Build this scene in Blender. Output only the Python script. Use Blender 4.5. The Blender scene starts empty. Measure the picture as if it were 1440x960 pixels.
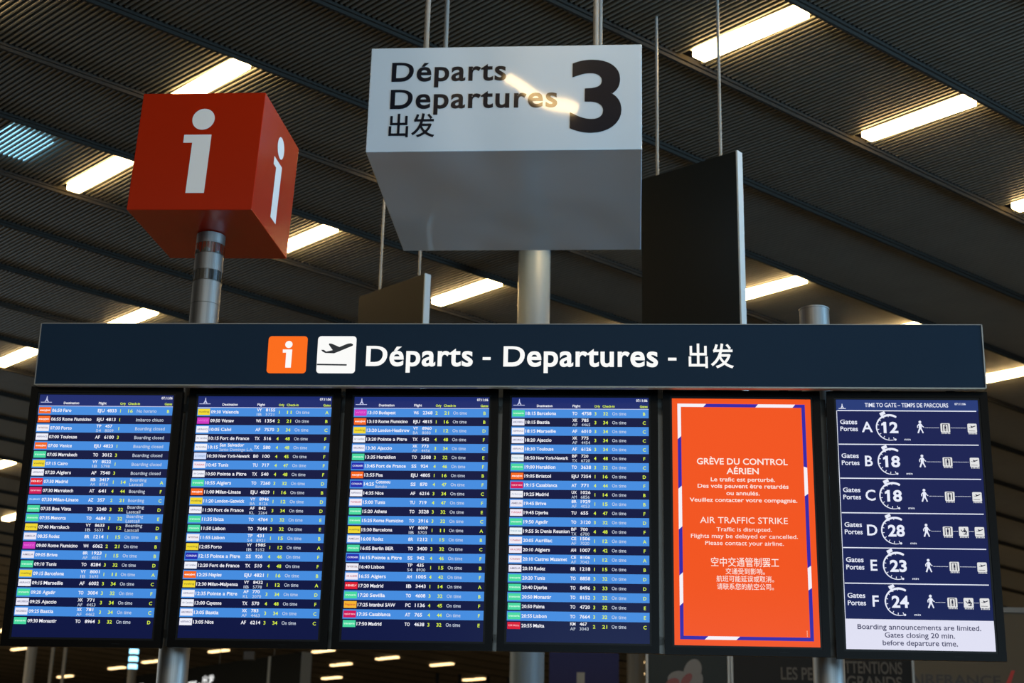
import bpy, math, random
import numpy as np
random.seed(7)
C = bpy.context.scene.collection
SC = bpy.context.scene

# ------------------------------------------------------------------ camera, world, light, exposure
CAM_H = 1.6
PITCH, ROLL, FPX = 0.316486, 0.023122, 2174.16
cd = bpy.data.cameras.new('camera'); cam = bpy.data.objects.new('camera', cd); C.objects.link(cam)
cd.sensor_width = 36.0; cd.lens = FPX * 36.0 / 1440.0
cd.clip_start = 0.1; cd.clip_end = 300
from mathutils import Matrix, Vector
fwd = Vector((0, math.cos(PITCH), math.sin(PITCH))); up0 = Vector((0, -math.sin(PITCH), math.cos(PITCH))); r0 = Vector((1, 0, 0))
rgt = math.cos(ROLL) * r0 + math.sin(ROLL) * up0
upv = -math.sin(ROLL) * r0 + math.cos(ROLL) * up0
m3 = Matrix((rgt, upv, -fwd)).transposed()
cam.matrix_world = Matrix.Translation((0, 0, CAM_H)) @ m3.to_4x4()
cd.dof.use_dof = True; cd.dof.focus_distance = 7.75; cd.dof.aperture_fstop = 3.4
SC.camera = cam
SC.view_settings.view_transform = 'Standard'; SC.view_settings.look = 'None'
SC.view_settings.exposure = 0.0; SC.view_settings.gamma = 1.0
SC.view_settings.use_curve_mapping = False
SC.cycles.use_denoising = True; SC.cycles.denoising_prefilter = 'ACCURATE'; SC.cycles.denoising_input_passes = 'RGB_ALBEDO_NORMAL'; SC.cycles.use_adaptive_sampling = False
SC.cycles.max_bounces = 6; SC.cycles.diffuse_bounces = 3; SC.cycles.glossy_bounces = 4
SC.cycles.sample_clamp_indirect = 4.0
SC.cycles.caustics_reflective = False; SC.cycles.caustics_refractive = False

wd = bpy.data.worlds.new('hall_ambient'); SC.world = wd; wd.use_nodes = True
wd.node_tree.nodes['Background'].inputs[0].default_value = (0.5, 0.7, 1.0, 1)
wd.node_tree.nodes['Background'].inputs[1].default_value = 0.6

def area_light(name, loc, target, sx, sy, power, col):
    l = bpy.data.lights.new(name, 'AREA'); l.shape = 'RECTANGLE'; l.size = sx; l.size_y = sy
    l.energy = power; l.color = col
    o = bpy.data.objects.new(name, l); C.objects.link(o); o.location = loc
    o.rotation_euler = (Vector(target) - Vector(loc)).to_track_quat('-Z', 'Y').to_euler()
    return o
# daylight through the glazed front behind; the two side lights are added fill
area_light('daylight_rear_window', (6, -15.2, 4.0), (4, 10, 2.8), 24, 4.6, 1900, (0.52, 0.80, 1.0))
rw = area_light('cool_fill_right', (14.6, 4.5, 4.0), (5.0, 10.0, 7.8), 10, 3.0, 950, (0.38, 0.70, 1.0))  # added cool fill aimed at the ceiling's right corner
rw.data.spread = math.radians(70)
area_light('cool_fill_left', (-25.0, 24.0, 4.0), (-4, 15.5, 7.6), 8, 2.6, 420, (0.55, 0.80, 1.0))  # added cool uplight tinting the left ceiling; no window stands there
# added warm fill sheets, standing in for lamp rows behind and beside the picture
area_light('warm_fill_overhead', (0, -7, 7.3), (0, -7, 0), 22, 12, 1300, (1.0, 0.86, 0.64))
area_light('warm_fill_far_left', (-23.5, 48, 7.6), (-23.5, 48, 0), 10, 60, 7000, (1.0, 0.82, 0.56))
area_light('warm_fill_far_right', (21.5, 42, 5.0), (21.5, 42, 0), 7, 50, 5200, (1.0, 0.82, 0.56))

# ------------------------------------------------------------------ helpers
def srgb(r, g, b):
    f = lambda c: (c / 255) / 12.92 if c / 255 <= 0.04045 else ((c / 255 + 0.055) / 1.055) ** 2.4
    return (f(r), f(g), f(b))
MATS = {}
def pbr(name, col, rough=0.5, metal=0.0, spec=0.5, coat=0.0, noise=None, bump=None, aniso=0.0):
    m = bpy.data.materials.new(name); m.use_nodes = True; nt = m.node_tree; b = nt.nodes['Principled BSDF']
    b.inputs['Base Color'].default_value = (*col, 1); b.inputs['Roughness'].default_value = rough
    b.inputs['Metallic'].default_value = metal; b.inputs['Specular IOR Level'].default_value = spec
    b.inputs['Coat Weight'].default_value = coat
    b.inputs['Coat Roughness'].default_value = 0.05
    if noise:
        sc, amt, stretch = noise
        tc = nt.nodes.new('ShaderNodeTexCoord'); mp = nt.nodes.new('ShaderNodeMapping'); mp.inputs['Scale'].default_value = stretch
        n = nt.nodes.new('ShaderNodeTexNoise'); n.inputs['Scale'].default_value = sc; n.inputs['Detail'].default_value = 4
        mx = nt.nodes.new('ShaderNodeMix'); mx.data_type = 'RGBA'
        mx.inputs[6].default_value = (*[c * (1 - amt) for c in col], 1); mx.inputs[7].default_value = (*[min(1, c * (1 + amt)) for c in col], 1)
        nt.links.new(tc.outputs['Object'], mp.inputs[0]); nt.links.new(mp.outputs[0], n.inputs[0])
        nt.links.new(n.outputs[0], mx.inputs[0]); nt.links.new(mx.outputs[2], b.inputs['Base Color'])
    if bump:
        sc, st, dist, stretch = bump
        tc = nt.nodes.new('ShaderNodeTexCoord'); mp = nt.nodes.new('ShaderNodeMapping'); mp.inputs['Scale'].default_value = stretch
        n = nt.nodes.new('ShaderNodeTexNoise'); n.inputs['Scale'].default_value = sc; n.inputs['Detail'].default_value = 1
        bp = nt.nodes.new('ShaderNodeBump'); bp.inputs['Strength'].default_value = st; bp.inputs['Distance'].default_value = dist
        nt.links.new(tc.outputs['Object'], mp.inputs[0]); nt.links.new(mp.outputs[0], n.inputs[0])
        nt.links.new(n.outputs[0], bp.inputs['Height']); nt.links.new(bp.outputs[0], b.inputs['Normal'])
        nt.links.new(bp.outputs[0], b.inputs['Coat Normal'])
    return m
def emit(name, col, strength=1.0, gloss=False):
    m = bpy.data.materials.new(name); m.use_nodes = True; nt = m.node_tree; b = nt.nodes['Principled BSDF']
    b.inputs['Base Color'].default_value = (*[c * .03 for c in col], 1) if gloss else (0, 0, 0, 1); b.inputs['Roughness'].default_value = 0.15
    b.inputs['Specular IOR Level'].default_value = 0.05 if gloss else 0.0
    b.inputs['Emission Color'].default_value = (*col, 1); b.inputs['Emission Strength'].default_value = strength
    return m
def scr(r, g, b, k=1.0): # a colour shown on a lit screen
    key = ('scr', r, g, b)
    if key not in MATS: MATS[key] = emit('screen_colour', srgb(r, g, b), k, True)
    return MATS[key]

class MB:
    """collects shapes, then links them as one mesh object"""
    def __init__(s): s.v = []; s.f = []; s.mi = []; s.cur = 0; s.sm = []
    def add(s, vs, fs, smooth=False):
        n = len(s.v); s.v += [tuple(map(float, p)) for p in vs]
        for f in fs: s.f.append([n + i for i in f]); s.mi.append(s.cur); s.sm.append(smooth)
        return s
    def box(s, x0, x1, y0, y1, z0, z1):
        return s.add([(x, y, z) for x in (x0, x1) for y in (y0, y1) for z in (z0, z1)],
                     [(0, 1, 3, 2), (4, 6, 7, 5), (0, 4, 5, 1), (2, 3, 7, 6), (0, 2, 6, 4), (1, 5, 7, 3)])
    def quad(s, x0, x1, z0, z1, y=0.0):
        return s.add([(x0, y, z0), (x1, y, z0), (x1, y, z1), (x0, y, z1)], [(0, 1, 2, 3)])
    def poly(s, pts, y=0.0):
        return s.add([(p[0], y, p[1]) for p in pts], [tuple(range(len(pts)))])
    def disc(s, cx, cz, rx, rz=None, y=0.0, n=32, rot=0.0):
        rz = rz or rx; P = []
        for i in range(n):
            a = 2 * math.pi * i / n; px, pz = rx * math.cos(a), rz * math.sin(a)
            P.append((cx + px * math.cos(rot) - pz * math.sin(rot), cz + px * math.sin(rot) + pz * math.cos(rot)))
        return s.poly(P, y)
    def rrect(s, x0, x1, z0, z1, r, y=0.0, n=6):
        P = []
        for cx, cz, a0 in ((x1 - r, z0 + r, -90), (x1 - r, z1 - r, 0), (x0 + r, z1 - r, 90), (x0 + r, z0 + r, 180)):
            for i in range(n + 1):
                a = math.radians(a0 + 90 * i / n); P.append((cx + r * math.cos(a), cz + r * math.sin(a)))
        return s.poly(P, y)
    def ring(s, cx, cz, r0, r1, a0, a1, y=0.0, n=40, taper=None):
        vs = []
        for i in range(n + 1):
            t = i / n; a = math.radians(a0 + (a1 - a0) * t)
            ri = r0 if taper is None else r1 - (r1 - r0) * (taper[0] + (taper[1] - taper[0]) * t)
            vs += [(cx + ri * math.cos(a), y, cz + ri * math.sin(a)), (cx + r1 * math.cos(a), y, cz + r1 * math.sin(a))]
        fs = [(2 * i, 2 * i + 2, 2 * i + 3, 2 * i + 1) for i in range(n)]
        if a1 > a0: fs = [f[::-1] for f in fs]
        return s.add(vs, fs)
    def bar(s, p, q, w, y=0.0):
        dx, dz = q[0] - p[0], q[1] - p[1]; L = math.hypot(dx, dz) or 1; nx, nz = -dz / L * w / 2, dx / L * w / 2
        return s.poly([(p[0] - nx, p[1] - nz), (q[0] - nx, q[1] - nz), (q[0] + nx, q[1] + nz), (p[0] + nx, p[1] + nz)], y)
    def cyl(s, cx, cy, z0, z1, r, n=32, r1=None, caps=True):
        r1 = r if r1 is None else r1
        vs = [(cx + r * math.cos(2 * math.pi * i / n), cy + r * math.sin(2 * math.pi * i / n), z0) for i in range(n)]
        vs += [(cx + r1 * math.cos(2 * math.pi * i / n), cy + r1 * math.sin(2 * math.pi * i / n), z1) for i in range(n)]
        s.add(vs, [(i, (i + 1) % n, n + (i + 1) % n, n + i) for i in range(n)], True)
        if caps: s.add(vs, [tuple(range(n))[::-1], tuple(range(n, 2 * n))])
        return s
    def build(s, name, mat, parent=None, bevel=0.0):
        me = bpy.data.meshes.new(name); me.from_pydata(s.v, [], s.f)
        for m in (mat if isinstance(mat, (list, tuple)) else [mat]): me.materials.append(m)
        me.polygons.foreach_set('material_index', s.mi); me.polygons.foreach_set('use_smooth', s.sm); me.update()
        o = bpy.data.objects.new(name, me); C.objects.link(o)
        if parent is not None: o.parent = parent
        if bevel:
            b = o.modifiers.new('bevel', 'BEVEL'); b.width = bevel; b.segments = 3; b.limit_method = 'ANGLE'
        return o

def tag(o, label, cat, group=None):
    o['label'] = label; o['category'] = cat
    if group: o['group'] = group
    return o
def empty(name, mat, label, cat, group=None):
    o = bpy.data.objects.new(name, None); C.objects.link(o); o.empty_display_size = 0.1
    o.matrix_world = mat; return tag(o, label, cat, group)
def struct(o): o['kind'] = 'structure'; return o

# text: Blender's built-in font turned into flat printed meshes
GC = {}
def glyphs(s, off):
    k = (s, off)
    if k not in GC:
        cu = bpy.data.curves.new('lettering', 'FONT'); cu.body = s; cu.offset = off; cu.size = 1; cu.resolution_u = GRES[0]
        cu.space_character = GSP[0]
        o = bpy.data.objects.new('lettering', cu); me = o.to_mesh()
        v = np.empty(len(me.vertices) * 3); me.vertices.foreach_get('co', v); v = v.reshape(-1, 3)
        f = [tuple(p.vertices) for p in me.polygons]
        GC[k] = (v, f, (v[:, 0].min(), v[:, 0].max()) if len(v) else (0, 0.01))
        o.to_mesh_clear(); bpy.data.objects.remove(o); bpy.data.curves.remove(cu)
    return GC[k]
GRES = [2]; GSP = [1.0]
CAP = 0.683
def text(mb, s, x, z, cap, width=None, align='l', off=0.018, y=0.0, right=False):
    v, f, (a, b) = glyphs(s, off)
    sz = cap / CAP; sx = (width / (b - a)) if width else sz
    w = (b - a) * sx
    x0 = x if align == 'l' else (x - w / 2 if align == 'c' else x - w)
    low = any(c.islower() for c in s)
    P = [(x0 + (p[0] - a) * sx, y, z + (tall(p[1]) if low else p[1]) * sz) for p in v]
    mb.add(P, f)
    return w
def tall(h): # raises the small letters towards those of the signs' typeface
    X, R_ = .44, 1.13
    return h if h < 0 else (h * R_ if h < X else X * R_ + (h - X) * (CAP + .02 - X * R_) / (CAP + .02 - X))
def letters(name, mat, parent, *a, **kw):
    """a line of large lettering, each letter a part of its own"""
    mb = MB(); text(mb, *a, **kw)
    gr = []
    for f in mb.f:
        xs_ = [mb.v[i][0] for i in f]; lo, hi = min(xs_), max(xs_)
        hit = [g for g in gr if lo <= g[1] + 1e-5 and hi >= g[0] - 1e-5]
        for g in hit: gr.remove(g)
        gr.append([min([lo] + [g[0] for g in hit]), max([hi] + [g[1] for g in hit]), sum([g[2] for g in hit], []) + [f]])
    for g in sorted(gr, key=lambda g: g[0]):
        used = sorted({i for f in g[2] for i in f}); ix = {j: n for n, j in enumerate(used)}
        m = MB().add([mb.v[i] for i in used], [[ix[i] for i in f] for f in g[2]])
        m.build(name, mat, parent)
def stuff(o): o['kind'] = 'stuff'; return o

# ------------------------------------------------------------------ materials
M_slat = pbr('slat_grey_metal', (0.105, 0.105, 0.092), 0.5, 0.2, noise=(3, 0.18, (1, 1, 1)))
M_rail = pbr('rail_dark_metal', (0.017, 0.0155, 0.013), 0.8, spec=.1)
M_void = pbr('roof_void_black', (0.006, 0.006, 0.006), 0.9)
M_lamphouse = pbr('lamp_housing_white', (0.5, 0.48, 0.42), 0.5)
M_lamp = emit('warm_lamp_diffuser', (1.0, 0.66, 0.28), 46.0)
M_lampfar = emit('warm_lamp_diffuser_dim', (1.0, 0.66, 0.30), 3.0)
M_cool = emit('cool_lamp_and_highlight', (0.30, 0.72, 1.0), 3.2)  # also the glowing highlight bands of a far column
M_floor = pbr('floor_brown_stone', (0.29, 0.235, 0.155), 0.35, noise=(0.6, 0.25, (1, 1, 1)))
M_wall = pbr('wall_grey_brown', (0.10, 0.09, 0.075), 0.8, noise=(0.4, 0.2, (1, 1, 1)))
M_banner = pbr('banner_navy_paint', (0.0088, 0.0215, 0.0400), 0.5, spec=0.06, noise=(1.2, 0.12, (1, 1, 1)))
M_trim = pbr('trim_grey_metal', (0.20, 0.20, 0.19), 0.4, 0.5)
M_soffit = pbr('soffit_floor_light_tint', (0.42, 0.39, 0.29), 0.35, 0.3)  # warm light off the floor is put into this colour
M_white = emit('backlit_white', (0.97, 0.97, 0.95), 1.0)
M_orange = emit('backlit_orange', srgb(252, 110, 32), 1.0)
M_ink = pbr('navy_ink', (0.010, 0.014, 0.022), 0.45)
M_black = pbr('monitor_black_plastic', (0.0015, 0.0015, 0.0015), 0.3, spec=0.06)
M_lip = pbr('monitor_inner_lip', (0.006, 0.007, 0.008), 0.35, spec=.1)
M_steel = pbr('brushed_steel', (0.25, 0.25, 0.245), 0.5, 1.0, noise=(9, 0.25, (14, 14, 0.15)))
M_mirror = pbr('polished_steel', (0.75, 0.78, 0.82), 0.06, 1.0)
M_post = pbr('post_dark_steel', (0.10, 0.095, 0.085), 0.35, 0.7)
M_red = pbr('cube_red_orange_enamel', (0.36, 0.014, 0.0003), 0.25, spec=0.4, noise=(2.5, 0.06, (1, 1, 1)))
M_film = pbr('white_film', (0.78, 0.78, 0.78), 0.45)
M_signw = pbr('sign_white_gloss', (0.43, 0.52, 0.60), 0.35, coat=0.7, bump=(2.0, 0.6, 0.05, (1, 1, .5)))
M_signink = pbr('sign_black_ink', (0.004, 0.006, 0.012), 0.3, coat=0.4, spec=.1, bump=(2.0, 0.6, 0.05, (1, 1, .5)))
M_rod = pbr('rod_steel', (0.20, 0.20, 0.19), 0.5, 0.2)
M_panel = pbr('panel_dark_teal', (0.0045, 0.0075, 0.0088), 0.5, spec=.15)
M_panel2 = pbr('panel_dark_grey', (0.020, 0.020, 0.018), 0.5, spec=.15)
M_pedge = pbr('panel_pale_edge', (0.36, 0.40, 0.41), 0.45)
M_col = pbr('column_pale_blue_grey', (0.105, 0.145, 0.180), 0.5, noise=(2, 0.1, (1, 1, 0.3)))
M_colb = pbr('column_beige', (0.22, 0.20, 0.16), 0.5)
M_blue = pbr('deep_blue_cloth', (0.020, 0.030, 0.16), 0.7)
M_adv = pbr('advert_dark_teal', (0.005, 0.010, 0.012), 0.5, spec=.2)
M_advb = pbr('advert_black', (0.004, 0.004, 0.004), 0.5, spec=.15)
M_advtext = pbr('advert_grey_lettering', (0.045, 0.045, 0.043), 0.6)
M_kiosk = pbr('partition_grey', (0.095, 0.092, 0.078), 0.6, spec=.2)
M_dimred = pbr('poster_red', (0.10, 0.01, 0.01), 0.5)
M_dimgrey = pbr('poster_pale_grey', (0.085, 0.09, 0.10), 0.5)
M_fred = pbr('logo_red', (0.40, 0.02, 0.015), 0.5)
M_fnavy = pbr('logo_navy', (0.020, 0.020, 0.024), 0.5)

# ------------------------------------------------------------------ the setting
CAMP = Vector((0, 0, CAM_H))
H = 6.3
D = Vector((0.799, 0.6, -0.04)).normalized(); E1 = Vector((0.6, -0.8, 0)); E2 = E1.cross(D).normalized()
E1 = D.cross(E2).normalized()
if E2.z < 0: E2 = -E2
def cp(u, t, v=0.0): # a point of the ceiling: u across the rails, t along them, v metres above
    return CAMP + H * (u * E1 + t * D) + (H + v) * E2
MC = Matrix((E1, D, E2)).transposed().to_4x4(); MC.translation = CAMP + H * E2
# in the ceiling's own frame x = H*u, y = H*t, z = v
ceil_bm = MB(); ceil_bm.box(-85, 14, -40, 120, 0.42, 0.5)
ceiling = struct(ceil_bm.build('ceiling', M_void)); ceiling.matrix_world = MC
struct(MB().box(-34, 27, -16, 86, -0.2, 0.0).build('floor', M_floor))
struct(MB().box(-34, 27, 84, 84.3, 0, 9).build('wall_far', M_wall))
wl = struct(MB().box(-30.3, -30, -16, 84, 0, 10).build('wall_left', M_wall))
wr = struct(MB().box(26, 26.3, -16, 84, 0, 9).build('wall_right', M_wall))
wb = struct(MB().box(-34, 27, -16.3, -16, 0, 9.5).build('wall_rear', M_wall))
M_glassl = emit('daylit_glass', (0.55, 0.75, 1.0), 1.2)
w2 = struct(MB().box(14.9, 14.96, -1.0, 10.0, 2.2, 6.0).build('added_glow_window', M_glassl))  # glowing window added behind the cool fill on the right
for i in range(6): MB().box(14.85, 14.9, -1.0 + 2.19 * i - .04, -1.0 + 2.19 * i + .04, 2.2, 6.0).build('mullion', M_trim, w2)
struct(MB().box(15.0, 15.3, -16, 12, 0, 7.3).build('wall_side_bay', M_wall))
wn = struct(MB().box(-6, 18, -15.96, -15.9, 1.6, 6.4).build('window_1', M_glassl))
for i in range(9): MB().box(-6 + 3 * i - .05, -6 + 3 * i + .05, -15.9, -15.8, 1.6, 6.4).build('mullion', M_trim, wn)

JU = {-6: -0.32, -5: -0.51, -4: -0.70, -3: -0.89, -2: -1.082, -1: -1.272, 0: -1.463, 1: -1.652, 2: -1.841, 3: -2.033, 4: -2.225, 5: -2.42, 6: -2.617, 7: -2.811, 8: -3.010}
def ju(k): return JU[k] if k in JU else -3.010 - 0.193 * (k - 8)
SKEW = {-4: .075, -3: .075, -2: .078, -1: .12, 0: .16, 1: .155, 2: .14}
PITCHT = 0.0077
def slat_shape(L, w, h, z0):
    # six-sided blade lying along x (across the rails), skewed a little
    prof = [(-w / 2, z0 + h), (-w / 2, z0 + h * .3), (-w * .3, z0), (w * .3, z0), (w / 2, z0 + h * .3), (w / 2, z0 + h)]
    return prof
def slat_verts(x0, x1, yc, sk, w, h, z0):
    P = []
    for x in (x0, x1):
        for (dy, z) in slat_shape(0, w, h, z0): P.append((x, yc + dy + (x - (x0 + x1) / 2) * sk, z))
    n = 6
    F = [(i, (i + 1) % n, n + (i + 1) % n, n + i) for i in range(n)] + [tuple(range(n))[::-1], tuple(range(n, 2 * n))]
    return P, F
cand = []
LAMPS_T = {-2: (1.190, 1.507, 1.840), 1: (.420, .750, 1.1, 1.410, 1.810, 2.120, 2.460), 3: (.757, 1.115, 1.450, 1.778), 6: (1.071, 3.60), 8: (.995,), 13: (1.30,), 16: (1.57,), -4: (.53, .86, 1.19, 1.6), -5: (.31,)}
for k in range(-6, 20):
    ua, ub = ju(k + 1), ju(k)
    t0 = abs(ua) * 0.16 - 0.1; t1 = 1.45 * abs(ua) + 0.55
    for j in range(int(t0 / PITCHT), int(t1 / PITCHT)): 
        if not any(abs(j * PITCHT - tl_) < .0120 for tl_ in LAMPS_T.get(k, ())): cand.append((k, j * PITCHT))
def inframe(u, t):
    p = cp(u, t) - CAMP; z = p.dot(fwd)
    x = 720 + FPX * p.dot(rgt) / z; y = 480 - FPX * p.dot(upv) / z
    return (0 < x < 1440 and 0 < y < 450), p.length
near = []
for c in cand:
    u = (ju(c[0]) + ju(c[0] + 1)) / 2; ok, dd = inframe(u, c[1])
    if ok and -2 <= c[0] <= 1: near.append((dd, c))
near = sorted(near)[:300]; nearset = {c for _, c in near}
shared = {}
field = MB()
SW, SH = 0.026, 0.024
for c in cand:
    k, t = c; x0, x1 = H * ju(k + 1) + 0.05, H * ju(k) - 0.05; sk = SKEW.get(k, .117)
    if c in nearset:
        if k not in shared:
            P, F = slat_verts(x0, x1, 0, sk, SW, SH, 0); mb = MB().add(P, F)
            o = mb.build('slat', M_slat, ceiling); shared[k] = o.data
        else:
            o = bpy.data.objects.new('slat', shared[k]); C.objects.link(o); o.parent = ceiling
        o.location = (0, H * t, 0)
    else:
        P, F = slat_verts(x0, x1, H * t, sk, SW, SH, 0); field.add(P, F)
fo = field.build('slat_field', M_slat, ceiling); fo['kind'] = 'stuff'
for k in range(-6, 21):
    x = H * ju(k); t1 = 1.45 * abs(ju(k)) + 0.6; t0 = abs(ju(k)) * .16 - .12
    rb = MB(); rb.box(x - .030, x + .030, H * t0, H * t1, -0.016, 0.03); rb.box(x - .012, x + .012, H * t0, H * t1, -0.045, -0.016)
    rb.build('ceiling_rail', M_rail, ceiling)
# beyond the slats that can be told apart the ceiling is a ribbed sheet
m = pbr('far_slat_sheet', (0.055, 0.050, 0.042), 0.6)
nt = m.node_tree; wv = nt.nodes.new('ShaderNodeTexWave'); wv.bands_direction = 'Y'; wv.inputs['Scale'].default_value = 3.2
tc = nt.nodes.new('ShaderNodeTexCoord'); rp = nt.nodes.new('ShaderNodeMix'); rp.data_type = 'RGBA'
rp.inputs[6].default_value = (0.06, 0.054, 0.044, 1); rp.inputs[7].default_value = (0.20, 0.18, 0.145, 1)
nt.links.new(tc.outputs['Object'], wv.inputs[0]); nt.links.new(wv.outputs[1], rp.inputs[0]); nt.links.new(rp.outputs[2], nt.nodes['Principled BSDF'].inputs['Base Color'])
xs = H * ju(20)
MB().box(-84, xs, -30, 118, 0.0, 0.03).build('ceiling_sheet', m, ceiling)
MB().box(xs, 13, -30, H * -0.2, 0.0, 0.03).build('ceiling_sheet', m, ceiling)
for k in range(21, 60, 1):
    x = H * ju(k); MB().box(x - .03, x + .03, -10, 110, -0.012, 0.0).build('ceiling_rail', M_rail, ceiling)

# ------------------------------------------------------------------ ceiling lamps
def lamp(u0, u1, t, label, group, cool=False, w=0.125, far=False):
    mat = MC @ Matrix.Translation((H * (u0 + u1) / 2, H * t, 0.0))
    sk = 0.12
    r = empty('ceiling_lamp', mat, label, 'ceiling lamp', group)
    L = H * abs(u1 - u0) / 2
    z0 = -0.050 if not far else -0.045
    if cool: z0 = 0.03
    P = []
    for x in (-L, L):
        for dy, z in ((-w / 2, z0), (w / 2, z0), (w / 2, z0 + (.034 if cool else .068)), (-w / 2, z0 + (.034 if cool else .068))): P.append((x, dy + x * sk, z))
    F = [(0, 1, 2, 3), (7, 6, 5, 4), (0, 4, 5, 1), (1, 5, 6, 2), (2, 6, 7, 3), (3, 7, 4, 0)]
    MB().add(P, F).build('diffuser', M_cool if cool else (M_lampfar if far else M_lamp), r)
    P = []
    for x in (-L - .03, L + .03):
        for dy, z in ((-w / 2 - .01, z0 + .070), (w / 2 + .01, z0 + .070), (w / 2 - .02, z0 + .13), (-w / 2 + .02, z0 + .13)): P.append((x, dy + x * sk, z))
    MB().add(P, F).build('housing', M_lamphouse, r)
    return r
NL = {(-2, 1.190): 'warm strip lamp at the top right, crossed by a thin hanging rod',
      (-2, 1.507): 'large warm strip lamp in the upper right, right of the tall dark hanging panel',
      (-2, 1.840): 'warm strip lamp cut off by the right edge, below the large upper right lamp',
      (1, 0.420): 'warm strip lamp cut off at the top left corner of the ceiling',
      (1, 0.750): 'warm strip lamp just above the red information cube',
      (1, 1.41): 'warm strip lamp mostly hidden behind the white numbered sign box, its end peeping out below',
      (1, 1.810): 'warm strip lamp ending at the pale edge of the tall dark hanging panel',
      (1, 2.120): 'warm strip lamp just peeping over the right part of the navy banner',
      (1, 2.460): 'warm strip lamp beside the right end of the navy banner',
      (3, 0.757): 'warm strip lamp left of the red information cube',
      (3, 1.115): 'warm strip lamp to the lower right of the red information cube',
      (3, 1.450): 'warm strip lamp between the pale round column and the small grey hanging panel',
      (3, 1.778): 'warm lamp end glowing above the banner, left of the tall dark panel',
      (6, 1.071): 'warm strip lamp left of the steel pole, sunk behind the banner top',
      (8, 0.995): 'warm strip lamp left of the navy banner end',
      (6, 3.60): 'small warm lamp right of the gate times monitor',
      (13, 1.30): 'small warm lamp at the left edge, level with the upper rows of the leftmost monitor',
      (16, 1.57): 'small warm lamp at the left edge, level with the middle rows of the leftmost monitor'}
for (k, t), lb in NL.items():
    ua, ub = ju(k + 1), ju(k)
    lamp(ua + 0.024, ub - 0.008, t, lb, 'warm strip lamps in the slatted ceiling')
# a few more lamps of the same rows, just outside the picture or hidden behind the sign boxes
HL = {(-5, .31): 'warm strip lamp above the camera whose reflection streaks across the white sign box', (-4, .53): 'warm strip lamp above the picture, over the left of the ceiling',
      (-4, .86): 'warm strip lamp above the picture, over the white sign box', (-4, 1.19): 'warm strip lamp above the picture, over the tall dark panel',
      (-4, 1.6): 'warm strip lamp above the picture, over its right edge', (1, 1.1): 'warm strip lamp wholly hidden behind the white sign box'}
for (k, t), lb in HL.items(): lamp(ju(k + 1) + 0.024, ju(k) - 0.008, t, lb, 'hidden ceiling lamps')
lamp(ju(4) + .05, ju(3) - .05, 0.628, 'cool bluish white light panel behind the slats at the left edge', None, cool=True, w=0.42)
FL = {(-6.243, 3.960): 'small far lamp under the middle of the third monitor, uppermost there', (-6.649, 3.953): 'small far lamp under the left part of the third monitor, between two others',
      (-7.156, 4.205): 'small far lamp lowest under the left end of the third monitor', (-6.184, 4.233): 'small far lamp under the right part of the third monitor',
      (-6.491, 4.646): 'small far lamp among the dark posts left of the pale column', (-8.588, 3.319): 'small far lamp lowest under the leftmost monitor',
      (-7.917, 3.336): 'small far lamp touching the column with bright bluish bands', (-7.683, 2.716): 'small far lamp under the left corner of the leftmost monitor',
      (-7.487, 3.333): 'small far lamp just left of the left steel pole foot', (-6.792, 3.359): 'small far lamp just right of the left steel pole, above the distant sign',
      (-6.321, 3.656): 'small far lamp under the gap between second and third monitors', (-5.275, 4.706): 'upper of two tiny lamps right of the beige column',
      (-5.555, 4.957): 'lower of two tiny lamps right of the beige column', (-7.125, 2.430): 'small far lamp at the left edge beside the leftmost monitor foot'}
for (u, t), lb in FL.items():
    lamp(u - .075, u + .075, t, lb, 'far ceiling lamps below the monitors', far=True)

# ------------------------------------------------------------------ the board frame
BYAW = -0.061276
BO = Vector((0, 7.400534, 2.130114 + CAM_H))
MBD = Matrix.Translation(BO) @ Matrix.Rotation(BYAW, 4, 'Z')
def board(x, y, z, yaw=0, roll=0, tilt=0):
    return MBD @ Matrix.Translation((x, y, z)) @ Matrix.Rotation(yaw, 4, 'Z') @ Matrix.Rotation(roll, 4, 'Y') @ Matrix.Rotation(tilt, 4, 'X')

# banner
bmw = board(-0.0445, -0.05, 0.2061, -0.0031, -0.0007, 0.0185)
SCL = 1 - 0.055 / 7.35
bmw = Matrix.Translation(CAMP) @ Matrix.Scale(SCL, 4) @ Matrix.Translation(-CAMP) @ bmw
bl, br_, _ = bmw.decompose(); bmw = Matrix.Translation(bl) @ br_.to_matrix().to_4x4()
ban = empty('departures_banner', bmw, 'long navy header banner with white departures lettering above the six monitors', 'sign')
BW, BH = 4.7336 * SCL, 0.3276 * SCL
MB().box(-BW / 2 + .004, BW / 2 - .004, 0.0, 0.036, -BH / 2 + .004, BH / 2 - .004).build('banner_panel', M_banner, ban)
MB().box(-BW / 2 + .03, BW / 2 - .03, 0.037, 0.16, -BH / 2 + .05, BH / 2 - .01).build('rear_housing', M_post, ban)
tr = MB()
for a in ((-BW / 2, BW / 2, BH / 2 - .004, BH / 2), (-BW / 2, BW / 2, -BH / 2, -BH / 2 + .004), (-BW / 2, -BW / 2 + .005, -BH / 2, BH / 2), (BW / 2 - .006, BW / 2, -BH / 2, BH / 2)):
    tr.box(a[0], a[1], -.003, .0365, a[2], a[3])
tr.build('edge_trim', M_trim, ban)
MB().box(-BW / 2 + .006, BW / 2 - .006, 0.001, .036, -BH / 2 - .002, -BH / 2 - .0002).build('soffit', M_soffit, ban)
GRES[0] = 6
k = SCL
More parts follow.
